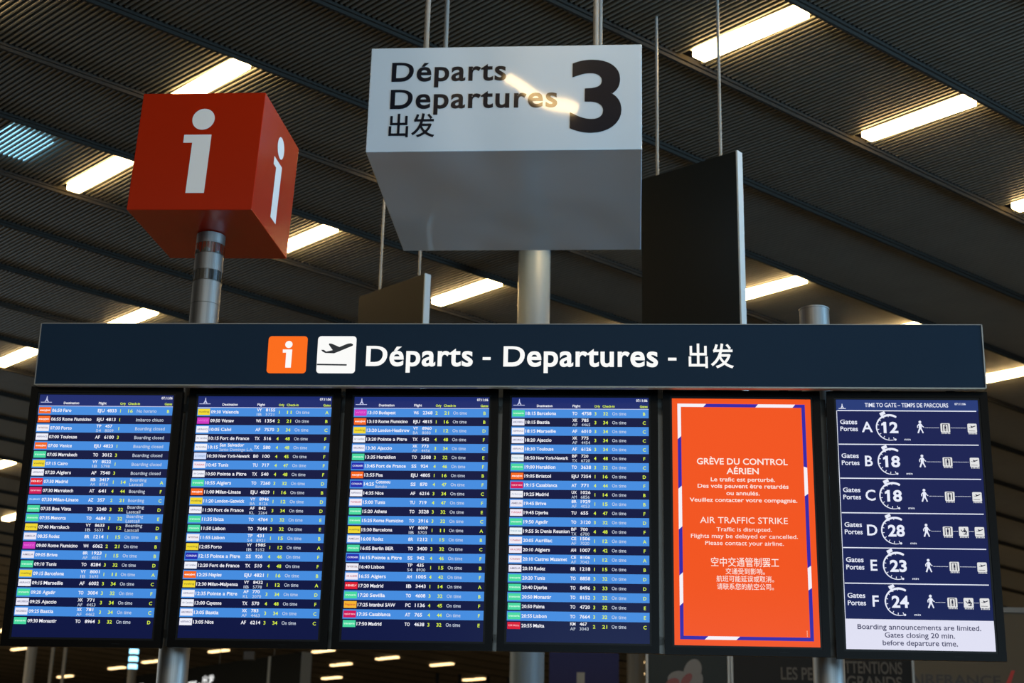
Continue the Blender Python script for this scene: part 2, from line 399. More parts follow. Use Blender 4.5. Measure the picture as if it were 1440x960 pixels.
def info_i(mb, cx, cz, s, y):
    """the letter i of the information signs: s = scale, 1 for the big cube"""
    mb.disc(cx + .0145 * s, cz + .1756 * s, .059 * s, y=y, n=40)
    mb.add([(cx + a * s, y, cz + b * s) for a, b in ((-.0286, -.2338), (.0680, -.2338), (.0680, .0890), (-.0760, .0890), (-.0760, .0442), (-.0286, .0442))],
           [(0, 1, 2, 5), (5, 2, 3, 4)])
tl = MB().rrect(-1.1835 * k, -.984 * k, -.0996 * k, .0950 * k, .017, y=-.002).build('orange_information_tile', M_orange, ban)
i1 = MB(); i1.disc(-1.0781 * k, .0508 * k, .0185, y=-.004)
i1.add([(a * k, -.004, b * k) for a, b in ((-1.0895, -.0706), (-1.0610, -.0706), (-1.0590, .0246), (-1.1072, .0246), (-1.1065, .0077), (-1.0895, .0077))], [(0, 1, 2, 5), (5, 2, 3, 4)])
i1.build('letter', M_white, tl)
tl2 = MB().rrect(-.9315 * k, -.736 * k, -.0988 * k, .0954 * k, .017, y=-.002).build('white_takeoff_tile', M_white, ban)
PL = [(-.9128, .0232), (-.8992, .0232), (-.8861, .0139), (-.854, .0215), (-.8755, .0513), (-.8731, .0569), (-.8613, .056), (-.8207, .0384), (-.7783, .0563), (-.7631, .0582), (-.752, .0526), (-.7534, .0451), (-.8106, .0197), (-.8459, .0047), (-.8911, .0064), (-.905, .0139)]
def plane_icon(mb, cx, cz, s, y, line=True):
    pts = [((a + .834) * s + cx, (b + .0) * s + cz) for a, b in PL][::-1]
    # split into simple pieces so the concave outline fills cleanly
    q = lambda idx: [((PL[i][0] + .834) * s + cx, PL[i][1] * s + cz) for i in idx]
    for idx in ((0, 15, 14, 2, 1), (14, 13, 3, 2), (13, 12, 7, 3), (3, 7, 6, 5, 4), (12, 11, 10, 9, 8, 7)):
        mb.poly(q(idx), y)
    if line: mb.bar(((-.9300 + .834) * s + cx, -.0535 * s + cz), ((-.7789 + .834) * s + cx, -.0555 * s + cz), .008 * s, y)
pm = MB(); plane_icon(pm, -.834 * k, 0, k, -.004); pm.build('aeroplane_symbol', M_ink, tl2)
GSP[0] = 1.06
letters('letter', M_white, ban, 'Départs', -.6834 * k, -.0572 * k, .0985, width=.533, y=-.002, off=.022)
MB().quad(-.0971 * k, -.057 * k, -.0265, -.0120, y=-.002).build('dash', M_white, ban)
letters('letter', M_white, ban, 'Departures', .0067 * k, -.0572 * k, .0985, width=.7615, y=-.002, off=.022)
MB().quad(.8239 * k, .8655 * k, -.0265, -.0120, y=-.002).build('dash', M_white, ban)
letters('chinese_character', M_white, ban, '出发', .9256 * k, -.0520, .0905, width=.2200, y=-.002, off=.014)
GSP[0] = 1.0

# ------------------------------------------------------------------ steel poles, frame
for x, top, lb in ((-1.6427, 1.2943 - .336 - .006, 'brushed steel pole carrying the red information cube behind the board'),
                   (1.545, .545, 'brushed steel pole behind the two rightmost monitors, its flat top above the banner')):
    p = empty('steel_pole', MBD @ Matrix.Translation((x, .22, -BO.z)), lb, 'pole')
    zt = BO.z + top
    MB().cyl(0, 0, 0, zt, .076, 40).build('pole_tube', M_steel, p)
    MB().cyl(0, 0, 0, .03, .16, 40).build('base_plate', M_steel, p)
    if x < 0:
        for zc in (BO.z + .865, BO.z + .712):
            b = MB()
            for i in range(20):
                a0 = 2 * math.pi * i / 20 + .03; a1 = 2 * math.pi * (i + 1) / 20 - .03; P = []
                for a in (a0, (a0 + a1) / 2, a1):
                    for z in (zc - .028, zc + .028): P.append((.0790 * math.cos(a), .0790 * math.sin(a), z))
                b.add(P, [(0, 2, 3, 1), (2, 4, 5, 3)])
            b.build('polished_band', M_mirror, p)
            MB().cyl(0, 0, zc - .031, zc + .031, .0775, 40).build('band_sleeve', M_post, p)
        MB().cyl(0, 0, BO.z + .555, BO.z + .558, .0772, 40).build('joint_ring', M_post, p)
    else:
        MB().cyl(0, 0, zt - .008, zt, .079, 40).build('end_cap', M_steel, p)
fr = empty('mounting_frame', MBD @ Matrix.Translation((0, .105, -1.235)), 'grey steel mounting frame holding the six monitors in a row', 'frame')
for x in (-2.36, -1.633, -.842, -.052, .742, 1.536, 2.27):
    MB().box(x - .030, x + .030, 0.0, .03, 0, 1.265).build('post', M_post, fr)
for z in (.06, 1.20): MB().box(-2.38, 2.30, .0, .03, z - .02, z + .02).build('rail', M_post, fr)

# ------------------------------------------------------------------ flight monitors
def cols(*a): return [a]
TILE = {'EJU': ((245, 104, 30), 'easyJet', (255, 255, 255)), 'TP': ((238, 236, 245), 'TAP PORTUGAL', (120, 60, 60)), 'AF': ((240, 240, 250), 'AIRFRANCE', (110, 110, 150)),
        'TO': ((72, 214, 158), 'transavia', (215, 255, 235)), 'VY': ((240, 215, 50), 'vueling', (130, 120, 50)), 'IB': ((222, 30, 50), 'IBE/', (255, 220, 220)),
        'AT': ((205, 25, 90), 'royal air maroc', (255, 200, 220)), 'AZ': ((75, 145, 225), 'ITA AIRWAYS', (210, 235, 255)), '8R': ((232, 230, 245), 'AMELIA', (120, 115, 140)),
        'W4': ((205, 55, 190), 'WIZZ', (235, 120, 220)), 'W6': ((205, 55, 190), 'WIZZ', (235, 120, 220)), 'XK': ((235, 235, 250), 'AIRCORSICA', (70, 70, 120)),
        'TX': ((238, 240, 250), 'Air Caraïbes', (120, 125, 150)), 'B0': ((205, 218, 250), 'La Compagnie', (130, 160, 200)), 'TU': ((240, 232, 245), 'TUNISAIR', (200, 90, 110)),
        'SS': ((35, 45, 170), 'CORSAIR', (235, 235, 255)), 'AH': ((238, 232, 246), 'AIR ALGERIE', (190, 100, 110)), 'PC': ((245, 180, 50), 'Pegasus', (200, 70, 50)),
        'UX': ((236, 238, 246), 'AirEuropa', (170, 180, 200)), 'BF': ((232, 240, 246), 'French bee', (130, 170, 190)), 'CE': ((238, 234, 246), 'Chalair', (190, 110, 120)), 'KM': ((215, 20, 50), 'KM Malta', (245, 160, 170))}
S1 = """06:50|Faro|EJU|4833||1|16|No horario|B
06:55|Rome Fiumicino|EJU|4813||1||Imbarco chiuso|
07:00|Porto|TP|457|S4 8009|1||Boarding closed|
07:00|Toulouse|AF|6100||3||Boarding closed|
07:00|Venice|EJU|4823||1||Boarding closed|
07:05|Marrakech|TO|3012||3||Boarding closed|
07:15|Cairo|VY|8522|IB 5798|1||Boarding closed|
07:20|Algiers|AF|7540||3||Boarding closed|
07:30|Madrid|IB|3417|AA 8756|1|14|Boarding/Lastcall|A
07:30|Marrakech|AT|641||4|44|Boarding|F
07:30|Milan-Linate|AZ|357||2|21|Boarding|C
07:35|Boa Vista|TO|3240||3|32|Boarding/Lastcall|D
07:35|Menorca|TO|4684||3|32|Boarding/Lastcall|E
07:40|Marrakech|VY|8633|IB 5633|1|12|Boarding/Lastcall|D
08:35|Rodez|8R|1214||1|15|On time|B
09:00|Rome Fiumicino|W4|6062||2|21|On time|B
09:05|Brive|8R|1923|AF 4051|1|15|On time|B
09:10|Tunis|TO|8284||3|32|On time|D
09:15|Barcelona|VY|8001|IB 5695|1|11|On time|A
09:15|Marseille|AF|6002||3|34|On time|C
09:20|Agadir|TO|3004||3|32|On time|F
09:25|Ajaccio|XK|771|AF 4453|3|34|On time|C
09:25|Bastia|XK|781|AF 4462|3|34|On time|C
09:30|Monastir|TO|8964||3|32|On time|D"""
S2 = """09:30|Valencia|VY|8155|IB 5721|1|11|On time|A
09:50|Warsaw|W6|1354||2|21|On time|B
10:05|Calvi|AF|7570||3|34|On time|C
10:15|Fort de France|TX|516||4|48|On time|F
10:15|San Salvador/Santo Domingo L.A.|TX|580||4|48|On time|F
10:30|New York-Newark|B0|100||4|45|On time|F
10:45|Tunis|TU|717||4|47|On time|F
10:50|Pointe a Pitre|TX|540||4|48|On time|F
10:55|Algiers|TO|7260||3|32|On time|D
11:00|Milan-Linate|EJU|4829||1|16|On time|B
11:20|London-Gatwick|VY|8946|BA 8126|1|12|On time|D
11:30|Fort de France|AF|842|KL 2264|3|34|On time|D
11:35|Ibiza|TO|4764||3|32|On time|E
11:50|Lisbon|TO|7644||3|32|On time|E
11:55|Lisbon|TP|431|S4 8921|1|15|On time|B
12:05|Porto|VY|1985|IB 5152|1|12|On time|A
12:15|Pointe a Pitre|SS|926||4|46|On time|F
12:20|Fort de France|TX|510||4|48|On time|F
12:25|Naples|EJU|4821||1|16|On time|B
12:30|Milan-Malpensa|VY|8432|IB 5778|1|12|On time|A
12:35|Pointe a Pitre|AF|770|KL 2070|3|34|On time|D
13:00|Cayenne|TX|570||4|48|On time|F
13:05|Bastia|XK|783|AF 4463|3|34|On time|C
13:05|Nice|AF|6214||3|34|On time|C"""
S3 = """13:10|Budapest|W6|2368||2|21|On time|B
13:10|Rome Fiumicino|EJU|4815||1|16|On time|B
13:20|London-Heathrow|VY|8960|BA 8080|1|12|On time|D
13:20|Pointe a Pitre|TX|542||4|48|On time|F
13:30|Ajaccio|XK|773|AF 4456|3|34|On time|C
13:35|Heraklion|TO|3508||3|32|On time|E
13:45|Fort de France|SS|924||4|46|On time|F
13:55|Pisa|EJU|4805||1|16|On time|B
14:25|Cotonou/Bamako|SS|870||4|47|On time|F
14:35|Nice|AF|6216||3|34|On time|C
15:00|Tunis|TU|719||4|47|On time|F
15:20|Athens|TO|3528||3|32|On time|E
15:25|Rome Fiumicino|TO|3916||3|32|On time|C
15:30|Barcelona|VY|8009|IB 5703|1|11|On time|A
16:00|Rodez|8R|1212||1|15|On time|B
16:05|Berlin BER|TO|3400||3|32|On time|C
16:15|Pointe a Pitre|SS|942||4|46|On time|F
16:40|Lisbon|TP|435|S4 8930|1|15|On time|B
16:55|Algiers|AH|1005||4|42|On time|F
17:20|Madrid|IB|3443||1|14|On time|A
17:20|Sevilla|TO|4608||3|32|On time|B
17:25|Istanbul SAW|PC|1136||4|45|On time|F
17:35|Casablanca|AT|765||4|44|On time|F
17:50|Madrid|TO|4638||3|32|On time|E"""
S4 = """18:15|Barcelona|TO|4758||3|32|On time|B
18:15|Bastia|XK|785|AF 4465|3|34|On time|C
18:15|Marseille|AF|6010||3|34|On time|C
18:20|Ajaccio|XK|775|AF 4454|3|34|On time|C
18:30|Toulouse|AF|6126||3|34|On time|C
18:50|New York-Newark|BF|720|TX 6720|4|48|On time|F
19:00|Heraklion|TO|3638||3|32|On time|C
19:05|Bristol|EJU|7354||1|16|On time|D
19:15|Casablanca|AT|771||4|44|On time|F
19:25|Madrid|UX|1026|AM 6856|1|14|On time|B
19:45|Brive|8R|1929|AF 4053|1|15|On time|B
19:45|Djerba|TU|655||4|47|On time|F
19:50|Agadir|TO|3120||3|32|On time|D
19:55|St Denis Reunion|BF|700|TX 6700|4|48|On time|F
20:05|Aurillac|CE|1506|AF 7020|1|12|On time|A
20:10|Algiers|AH|1007||4|42|On time|F
20:10|Castres Mazamet|CE|8106|AF 7042|1|12|On time|A
20:10|Rodez|8R|1218||1|15|On time|B
20:20|Tunis|TO|8858||3|32|On time|D
20:40|Djerba|TO|8496||3|33|On time|D
20:50|Monastir|TO|8152||3|32|On time|D
20:50|Palma|TO|4720||3|32|On time|E
20:55|Lisbon|TO|7664||3|32|On time|E
20:55|Malta|KM|467|AF 3043|2|21|On time|C"""
SW_, SH_ = .3402, .605
NAVY, LIGHT, HEAD = (17, 24, 66), (70, 140, 222), (30, 44, 108)
WHITE, YEL, GREY = (245, 245, 252), (222, 245, 70), (205, 215, 232)
def clock(mb, x1, z): text(mb, '07:11:06', x1, z, .0125, width=.056, align='r', off=.02, y=-.0022)
def tower(mb, cx, z0, h, y):
    mb.poly([(cx - .018 * h / .05, z0), (cx - .010 * h / .05, z0), (cx, z0 + .012 * h / .05), (cx + .010 * h / .05, z0), (cx + .018 * h / .05, z0), (cx + .006 * h / .05, z0 + .022 * h / .05), (cx + .0015, z0 + h), (cx - .0015, z0 + h), (cx - .006 * h / .05, z0 + .022 * h / .05)][0:3] + [(cx + .010 * h / .05, z0), (cx + .018 * h / .05, z0), (cx + .006 * h / .05, z0 + .022 * h / .05), (cx + .0012, z0 + h), (cx - .0012, z0 + h), (cx - .006 * h / .05, z0 + .022 * h / .05)], y)
def flights(scn, data):
    GRES[0] = 2
    rows = data.split('\n'); Z0, P = .546, .04565
    bands = MB(); til = MB(); w = MB(); th = MB(); ye = MB(); lt = MB()
    bands.quad(-SW_, SW_, Z0, SH_, y=-.0004); tl_mats = [scr(*HEAD)]
    bo = bands.build('header_band', scr(*HEAD), scn)
    for i in range(0, 24, 2): MB().quad(-SW_, SW_, Z0 - (i + 1) * P, Z0 - i * P, y=-.0004).build('light_blue_row', scr(*LIGHT), scn)
    ln = MB(); ln.quad(-SW_, SW_, Z0 - .0015, Z0 + .0015, y=-.0008); ln.quad(-.333, -.276, .5635, .5665, y=-.0012); tower(ln, -.303, .5675, .030, -.0012)
    stuff(ln.build('airport_symbol', scr(200, 205, 240), scn))
    clock(w, .3345, .5840)
    text(w, 'Destination', -.215, .5560, .0115, width=.078, y=-.0012); text(w, 'Flight', -.037, .5560, .0115, width=.039, y=-.0012)
    text(ye, 'Orly', .072, .5545, .0115, width=.028, y=-.0012); text(ye, 'Check-in', .112, .5545, .0115, width=.060, y=-.0012); text(ye, 'Gates', .297, .5535, .0115, width=.038, y=-.0012)
    mats = []; 
    for i, r in enumerate(rows):
        tm, dest, code, num, alt, orly, chk, stat, gate = r.split('|')
        zt = Z0 - i * P; zc = zt - P / 2; base = zc - .0080; cp_ = .0158
        col, nm, tcol = TILE[code]
        til = MB().quad(-.337, -.2755, zc - .0165, zc + .0165, y=-.0008); til.cur = 1
        text(til, nm, -.306, zc - .0035, .0085, width=.052, align='c', off=.015, y=-.0012)
        til.build('airline_tile', [scr(*col), scr(*tcol)], scn)
        w2 = w
        text(w2, tm, -.270, base, cp_, width=.050, y=-.0012)
        d = dest.split('/')
        wd_ = min(.0113 * len(d[0]) * .93, .205)
        if len(d) == 2:
            text(w2, d[0], -.212, zc + .0035, cp_ * .95, width=.0103 * len(d[0]), y=-.0012); text(th, d[1], -.212, zc - .0195, cp_ * .92, width=.0094 * len(d[1]), off=.0, y=-.0012)
        else: text(w2, dest, -.213, base, cp_, width=None if len(dest) < 5 else wd_, y=-.0012)
        if alt:
            a, b = alt.split(' ')
            text(w2, code, -.037, zc + .0035, cp_ * .92, width=.025, y=-.0012); text(w2, num, .008, zc + .0035, cp_ * .92, width=.0118 * len(num), y=-.0012)
            text(th, a, -.037, zc - .0195, cp_ * .92, width=.025, off=.0, y=-.0012); text(th, b, .008, zc - .0195, cp_ * .92, width=.0108 * len(b), off=.0, y=-.0012)
        else:
            text(w2, code, -.038, base, cp_, width=.034 if code == 'EJU' else .025, y=-.0012); text(w2, num, .008, base, cp_, width=.0122 * len(num), y=-.0012)
        text(ye, orly, .077, base - .001, cp_, align='c', y=-.0012)
        if chk: text(ye, chk, .1275, base - .001, cp_, width=.0235, align='c', y=-.0012)
        st = stat.split('/')
        if len(st) == 2:
            text(th, st[0], .160, zc + .0035, cp_ * .92, width=.082, off=.004, y=-.0012); text(th, st[1], .158, zc - .0195, cp_ * .92, width=.068, off=.004, y=-.0012)
        else: text(th, stat, .160, base - .001, cp_, width=.0099 * len(stat), off=.004, y=-.0012)
        if gate: text(ye, gate, .318, base - .002, cp_, align='c', y=-.0012)
    stuff(w.build('white_bold_lettering', scr(*WHITE), scn)); stuff(th.build('pale_thin_lettering', scr(*GREY), scn)); stuff(ye.build('yellow_lettering', scr(*YEL), scn))

def strike(scn):
    GRES[0] = 3
    b = MB(); y = -.0008
    W_, B_ = scr(245, 240, 245), scr(52, 40, 165)
    def seg(mb, pts): mb.poly(pts, y)
    wh, bl = scr(245, 240, 245), scr(52, 40, 165)
    xl0, xl1, xr0, xr1, zt0, zt1, zb0, zb1 = -.3135, -.2965, .2945, .3115, .562, .5785, -.577, -.5605
    s = .012
    # left side, top to bottom
    def vseg(mt, x0, x1, za, zb, ca, cb): MB().poly([(x0, zb - cb), (x1, zb + cb), (x1, za + ca), (x0, za - ca)], y).build('border_stripe', mt, scn)
    vseg(wh, xl0, xl1, zt1, .4045, 0, .008); vseg(bl, xl0, xl1, .4045, .155, .008, .008); vseg(wh, xl0, xl1, .155, -.045, .008, .008)
    vseg(bl, xl0, xl1, -.045, -.268, .008, .008); vseg(wh, xl0, xl1, -.268, -.412, .008, .008); vseg(bl, xl0, xl1, -.412, zb0, .008, 0)
    vseg(bl, xr0, xr1, zt1, .262, 0, -.003); vseg(wh, xr0, xr1, .262, .124, -.003, .006); vseg(bl, xr0, xr1, .124, -.226, .006, .006)
    vseg(wh, xr0, xr1, -.226, -.332, .006, .006); vseg(bl, xr0, xr1, -.332, zb0, .006, 0)
    def hseg(mt, z0, z1, xa, xb, ca, cb): MB().poly([(xa - ca, z0), (xb - cb, z0), (xb + cb, z1), (xa + ca, z1)], y).build('border_stripe', mt, scn)
    hseg(wh, zt0, zt1, xl1, -.179, 0, .007); hseg(bl, zt0, zt1, -.179, .076, .007, .007); hseg(wh, zt0, zt1, .076, .258, .007, .007); hseg(bl, zt0, zt1, .258, xr0, .007, 0)
    hseg(bl, zb0, zb1, xl1, -.190, 0, .009); hseg(wh, zb0, zb1, -.190, -.042, .009, .009); hseg(bl, zb0, zb1, -.042, xr0, .009, 0)
    MB().quad(-SW_, SW_, -SH_, SH_, y=-.0004).build('orange_background', scr(240, 84, 30), scn)
    t = MB(); y2 = -.0012
    def L(s, x, z, cap, w, off): text(t, s, x, z, cap, width=w, align='c', off=off, y=y2)
    L('GRÈVE DU CONTROL', -.002, .2715, .0300, .440, .016); L('AÉRIEN', -.001, .2245, .0290, .156, .016)
    L('Le trafic est perturbé.', -.001, .1870, .0185, .310, .013); L('Des vols peuvent être retardés', -.001, .1540, .0185, .438, .013)
    L('ou annulés.', -.002, .1190, .0185, .160, .013); L('Veuillez contacter votre compagnie.', -.001, .0850, .0185, .517, .013)
    L('AIR TRAFFIC STRIKE', -.001, -.0200, .0300, .420, .0); L('Traffic is disrupted.', -.001, -.0590, .0185, .264, .004)
    L('Flights may be delayed or cancelled.', -.001, -.0920, .0185, .510, .004); L('Please contact your airline.', -.001, -.1260, .0185, .374, .004)
    L('空中交通管制罢工', -.001, -.2260, .0330, .322, .004); L('交通受到影响。', -.001, -.2640, .0220, .186, .004)
    L('航班可能延误或取消。', -.002, -.3000, .0220, .272, .004); L('请联系您的航空公司。', -.002, -.3370, .0220, .268, .004)
    stuff(t.build('white_notice_lettering', scr(252, 232, 222), scn))
    q = MB()
    for i in range(5): q.quad(.279, .283, -.556 + i * .006, -.5525 + i * .006, y=y2)
    q = stuff(q.build('tiny_vertical_mark', scr(250, 190, 160), scn))

def gates(scn):
    GRES[0] = 3
    y1, y2, y3 = -.0008, -.0012, -.0016
    wt = scr(232, 236, 250)
    Z = [.549, .379, .210, .0405, -.128, -.297, -.464]
    for z in Z[:-1]: MB().quad(-.335, .330, z - .0024, z + .0024, y=y1).build('divider_line', wt, scn)
    MB().quad(-SW_, -.3370, -.464, .549, y=y1).build('left_border_line', wt, scn)
    MB().quad(-SW_, SW_, -SH_, -.464, y=y1).build('white_notice_strip', scr(222, 222, 240), scn)
    MB().quad(-SW_, SW_, .549, SH_, y=-.0004).build('header_band', scr(38, 58, 118), scn)
    t = MB(); text(t, 'TIME TO GATE – TEMPS DE PARCOURS', -.202, .5680, .0200, width=.400, off=.014, y=y1)
    text(t, '07:11:06', .282, .5800, .0105, width=.053, align='r', off=.02, y=y1)
    t.quad(-.328, -.2935, .5580, .5610, y=y1); tower(t, -.311, .5615, .022, y1)
    stuff(t.build('header_lettering', wt, scn))
    G = [('A', '12', 0), ('B', '18', 0), ('C', '18', 0), ('D', '28', 1), ('E', '23', 0), ('F', '24', 1)]
    for i, (g, n, sec) in enumerate(G):
        t = MB(); dk = MB()
        zc = Z[i] - .0845
        text(t, 'Gates', -.324, zc + .0160, .0215, width=.082, off=.016, y=y1); text(t, 'Portes', -.324, zc - .0190, .0215, width=.084, off=.016, y=y1)
        stuff(t.build('gates_lettering', wt, scn)); t = MB()
        text(t, g, -.195, zc - .0230, .0500, align='c', off=.016, y=y1)
        t.build('gate_letter', wt, scn); t = MB(); cx = -.085
        text(t, n, cx + .003, zc - .0260, .0520, width=.078 if n[0] != '1' else .070, align='c', off=.030, y=y1)
        if n[0] == '1':
            x1_ = min(p[0] for p in t.v)
            t.poly([(x1_ - .010, zc + .0090), (x1_ + .004, zc + .0130), (x1_ + .006, zc + .0262), (x1_ + .001, zc + .0262), (x1_ - .010, zc + .0190)], y1)
        t.build('minutes_numeral', wt, scn); t = MB()
        # stopwatch: thick arm above thinning round the left to a dot below
        t.ring(cx - .002, zc + .001, .0560, .0665, 62, 128, y=y1, taper=(1, .95)); t.ring(cx - .002, zc + .001, .0580, .0665, 128, 292, y=y1, taper=(.95, .30))
        t.disc(cx + .022, zc - .0605, .0052, y=y1, n=14); t.disc(cx + .0275, zc + .0545, .0052, y=y1, n=12)
        for a in range(95, 290, 24):
            ca, sa = math.cos(math.radians(a)), math.sin(math.radians(a))
            t.bar((cx - .002 + .0520 * ca, zc + .001 + .0520 * sa), (cx - .002 + .0620 * ca, zc + .001 + .0620 * sa), .0030, y1)
        t.bar((cx - .046, zc + .0650), (cx - .022, zc + .0760), .0150, y1); t.bar((cx - .038, zc + .060), (cx - .028, zc + .052), .0120, y1)
        stuff(t.build('stopwatch_symbol', wt, scn)); t = MB()
        text(t, 'min', -.020, zc - .0640, .0095, width=.029, off=.012, y=y1)
        stuff(t.build('minutes_lettering', wt, scn)); t = MB()
        # walking figure
        wx = .058
        t.disc(wx, zc + .0290, .0066, y=y1, n=14)
        t.poly([(wx - .007, zc - .002), (wx + .007, zc - .004), (wx + .008, zc + .018), (wx + .003, zc + .022), (wx - .006, zc + .020)], y1)
        t.bar((wx - .001, zc + .0), (wx - .011, zc - .027), .0070, y1); t.bar((wx + .002, zc - .0), (wx + .007, zc - .013), .0070, y1); t.bar((wx + .007, zc - .011), (wx + .013, zc - .027), .0060, y1)
        t.bar((wx - .005, zc + .018), (wx - .013, zc + .008), .0045, y1); t.bar((wx - .013, zc + .009), (wx - .012, zc - .001), .0040, y1)
        t.bar((wx + .006, zc + .017), (wx + .012, zc + .006), .0042, y1); t.bar((wx + .012, zc + .007), (wx + .018, zc + .002), .0040, y1)
        stuff(t.build('walking_figure', wt, scn)); t = MB()
        def tile(x0, x1, dz=0):
            ic = MB(); ic.rrect(x0, x1, zc - .023 + dz, zc + .023 + dz, .005, y=y1, n=3)
            for q in range(6): ic.quad(x0 + .004 + q * (x1 - x0) / 6.3, x0 + .008 + q * (x1 - x0) / 6.3, zc - .030 + dz, zc - .024 + dz, y=y1)
            stuff(ic.build('symbol_tile', scr(225, 225, 225), scn))
        xe = .305
        e0, e1_ = (.155, .200) if not sec else (.135, .180)
        tile(e0, e1_); tile(.283, .327, -.001)
        m_ = (e0 + e1_) / 2
        dk.bar((e0 + .010, zc - .018), (e0 + .010, zc + .018), .0035, y2); dk.bar((e1_ - .010, zc - .018), (e1_ - .010, zc + .018), .0035, y2); dk.bar((e0 + .010, zc + .018), (e1_ - .010, zc + .018), .0028, y2)
        dk.disc(m_, zc + .0115, .0032, y=y2, n=10); dk.bar((m_, zc - .004), (m_, zc + .008), .0085, y2); dk.bar((m_ - .002, zc - .017), (m_ - .002, zc - .003), .003, y2); dk.bar((m_ + .002, zc - .017), (m_ + .002, zc - .003), .003, y2)
        plane_icon(dk, .305, zc + .0, .20, y2, False); dk.bar((.288, zc - .0145), (.318, zc - .0150), .0022, y2)
        def dots(xa, xb):
            n_ = max(1, int((xb - xa) / .0058))
            for q in range(n_): t.quad(xa + q * .0058, xa + q * .0058 + .0038, zc - .0012, zc + .0012, y=y1)
        dots(.080, e0 - .003)
        if sec:
            tile(.209, .254)
            sx0 = .2315
            dk.disc(sx0 + .004, zc + .012, .0038, y=y2, n=10); dk.bar((sx0 - .001, zc + .001), (sx0 + .010, zc + .003), .011, y2); dk.bar((sx0 - .013, zc + .009), (sx0 - .004, zc - .003), .0035, y2)
            dk.bar((sx0 - .005, zc - .002), (sx0 + .001, zc + .004), .003, y2); dk.bar((sx0 - .002, zc - .013), (sx0 + .014, zc - .013), .004, y2); dk.bar((sx0 + .008, zc - .012), (sx0 + .014, zc + .002), .005, y2)
            dots(e1_ + .003, .207); dots(.257, .281)
        else: dots(e1_ + .003, .281)
        stuff(t.build('dotted_line', wt, scn)); stuff(dk.build('dark_symbols', scr(20, 22, 50), scn))
    n = MB()
    text(n, 'Boarding announcements are limited.', -.284, -.5110, .0225, width=.564, off=.010, y=y2)
    text(n, 'Gates closing 20 min.', -.001, -.5480, .0225, width=.320, align='c', off=.010, y=y2); text(n, 'before departure time.', -.001, -.5840, .0225, width=.342, align='c', off=.010, y=y2)
    stuff(n.build('navy_notice_lettering', scr(48, 48, 84), scn))

POSE = [((-2.0286, -.0411, -.6153), (.0191, -.0083, -.0047)), ((-1.2370, .0120, -.6020), (-.0007, -.0101, -.0028)), ((-.4477, .0300, -.5964), (-.0131, -.0020, -.0004)),
        ((.3441, .0355, -.5934), (-.0141, -.0011, .0009)), ((1.1392, .0061, -.6016), (.0080, -.0114, .0003)), ((1.9337, -.0456, -.6151), (-.0201, -.0160, .0049))]
ML = ['black portrait monitor at the far left, flights from 06:50 Faro to 09:30 Monastir',
      'black portrait monitor, second from left, listing flights from 09:30 Valencia to 13:05 Nice',
      'black portrait monitor, third from left, listing flights from 13:10 Budapest to 17:50 Madrid',
      'black portrait monitor, fourth from left, listing flights from 18:15 Barcelona to 20:55 Malta',
      'black portrait monitor showing the orange air traffic strike notice',
      'black portrait monitor at the far right showing walking times to gates A to F']
for i, (loc, rot) in enumerate(POSE):
    mw = board(*loc, yaw=rot[0], tilt=rot[1], roll=rot[2])
    mo = empty('flight_monitor', mw, ML[i], 'monitor', 'monitors hanging under the navy banner')
    OX, OT, OB = .3857, .645, -.650
    MB().box(-OX + .006, OX - .006, .008, .062, OB + .006, OT - .006).build('casing', M_black, mo, bevel=.006)
    b = MB()
    for a in ((-OX, -SW_ - .010, OB, OT), (SW_ + .010, OX, OB, OT), (-SW_ - .010, SW_ + .010, SH_ + .010, OT), (-SW_ - .010, SW_ + .010, OB, -SH_ - .010)): b.box(a[0], a[1], -.010, .010, a[2], a[3])
    b.build('bezel', M_black, mo)
    b = MB()
    for a in ((-SW_ - .0105, -SW_, -SH_ - .0105, SH_ + .0105), (SW_, SW_ + .0105, -SH_ - .0105, SH_ + .0105), (-SW_, SW_, SH_, SH_ + .0105), (-SW_, SW_, -SH_ - .0105, -SH_)): b.box(a[0], a[1], -.004, .008, a[2], a[3])
    b.build('inner_frame', M_lip, mo)
    s = MB().quad(-SW_, SW_, -SH_, SH_, y=0.0).build('screen', scr(*NAVY) if i < 4 else (scr(240, 84, 30) if i == 4 else scr(23, 32, 82)), mo)
    for x in (-.150, .210): MB().box(x - .022, x + .022, -.012, .03, OT - .010, OT + .004).build('mounting_clip', M_black, mo)
    MB().quad(.15, .19, OB + .016, OB + .0185, y=-.0104).build('maker_mark', M_lip, mo)
    if i < 4: flights(s, (S1, S2, S3, S4)[i])
    elif i == 4: strike(s)
    else: gates(s)

# ------------------------------------------------------------------ red information cube
GRES[0] = 6
CS = 1.0357
cm = Matrix.Translation((-1.6261, 7.7207, 3.4244 + CAM_H)) @ Matrix.Rotation(-.1382, 4, 'Z') @ Matrix.Rotation(-.0135, 4, 'X') @ Matrix.Rotation(.0343, 4, 'Y')
cu = empty('information_cube', cm, 'red-orange cube with a white letter i on its sides, on a steel pole', 'sign')
hc = .325 * CS
MB().box(-hc, hc, -hc, hc, -hc, hc).build('cube_body', M_red, cu, bevel=.004)
for a in range(4):
    mb = MB(); info_i(mb, 0, 0, CS, 0); o = mb.build('letter', M_film, cu)
    o.matrix_parent_inverse = Matrix.Identity(4)
    o.matrix_local = Matrix.Rotation(math.pi / 2 * a, 4, 'Z') @ Matrix.Translation((0, -hc - .0012, 0))

# ------------------------------------------------------------------ white hanging sign box
SGK = 1.5
sm = Matrix.Translation((-.0095 * SGK, 5.9999 * SGK, 2.799 * SGK + CAM_H)) @ Matrix.Rotation(-.0818, 4, 'Z') @ Matrix.Rotation(.0018, 4, 'Y') @ Matrix.Scale(SGK, 4)
sg = empty('hanging_sign_box', sm, 'white glossy sign box with black departures lettering and a big 3, hung on rods', 'sign')
hw, hd, hh = .5387, .5258, .2276
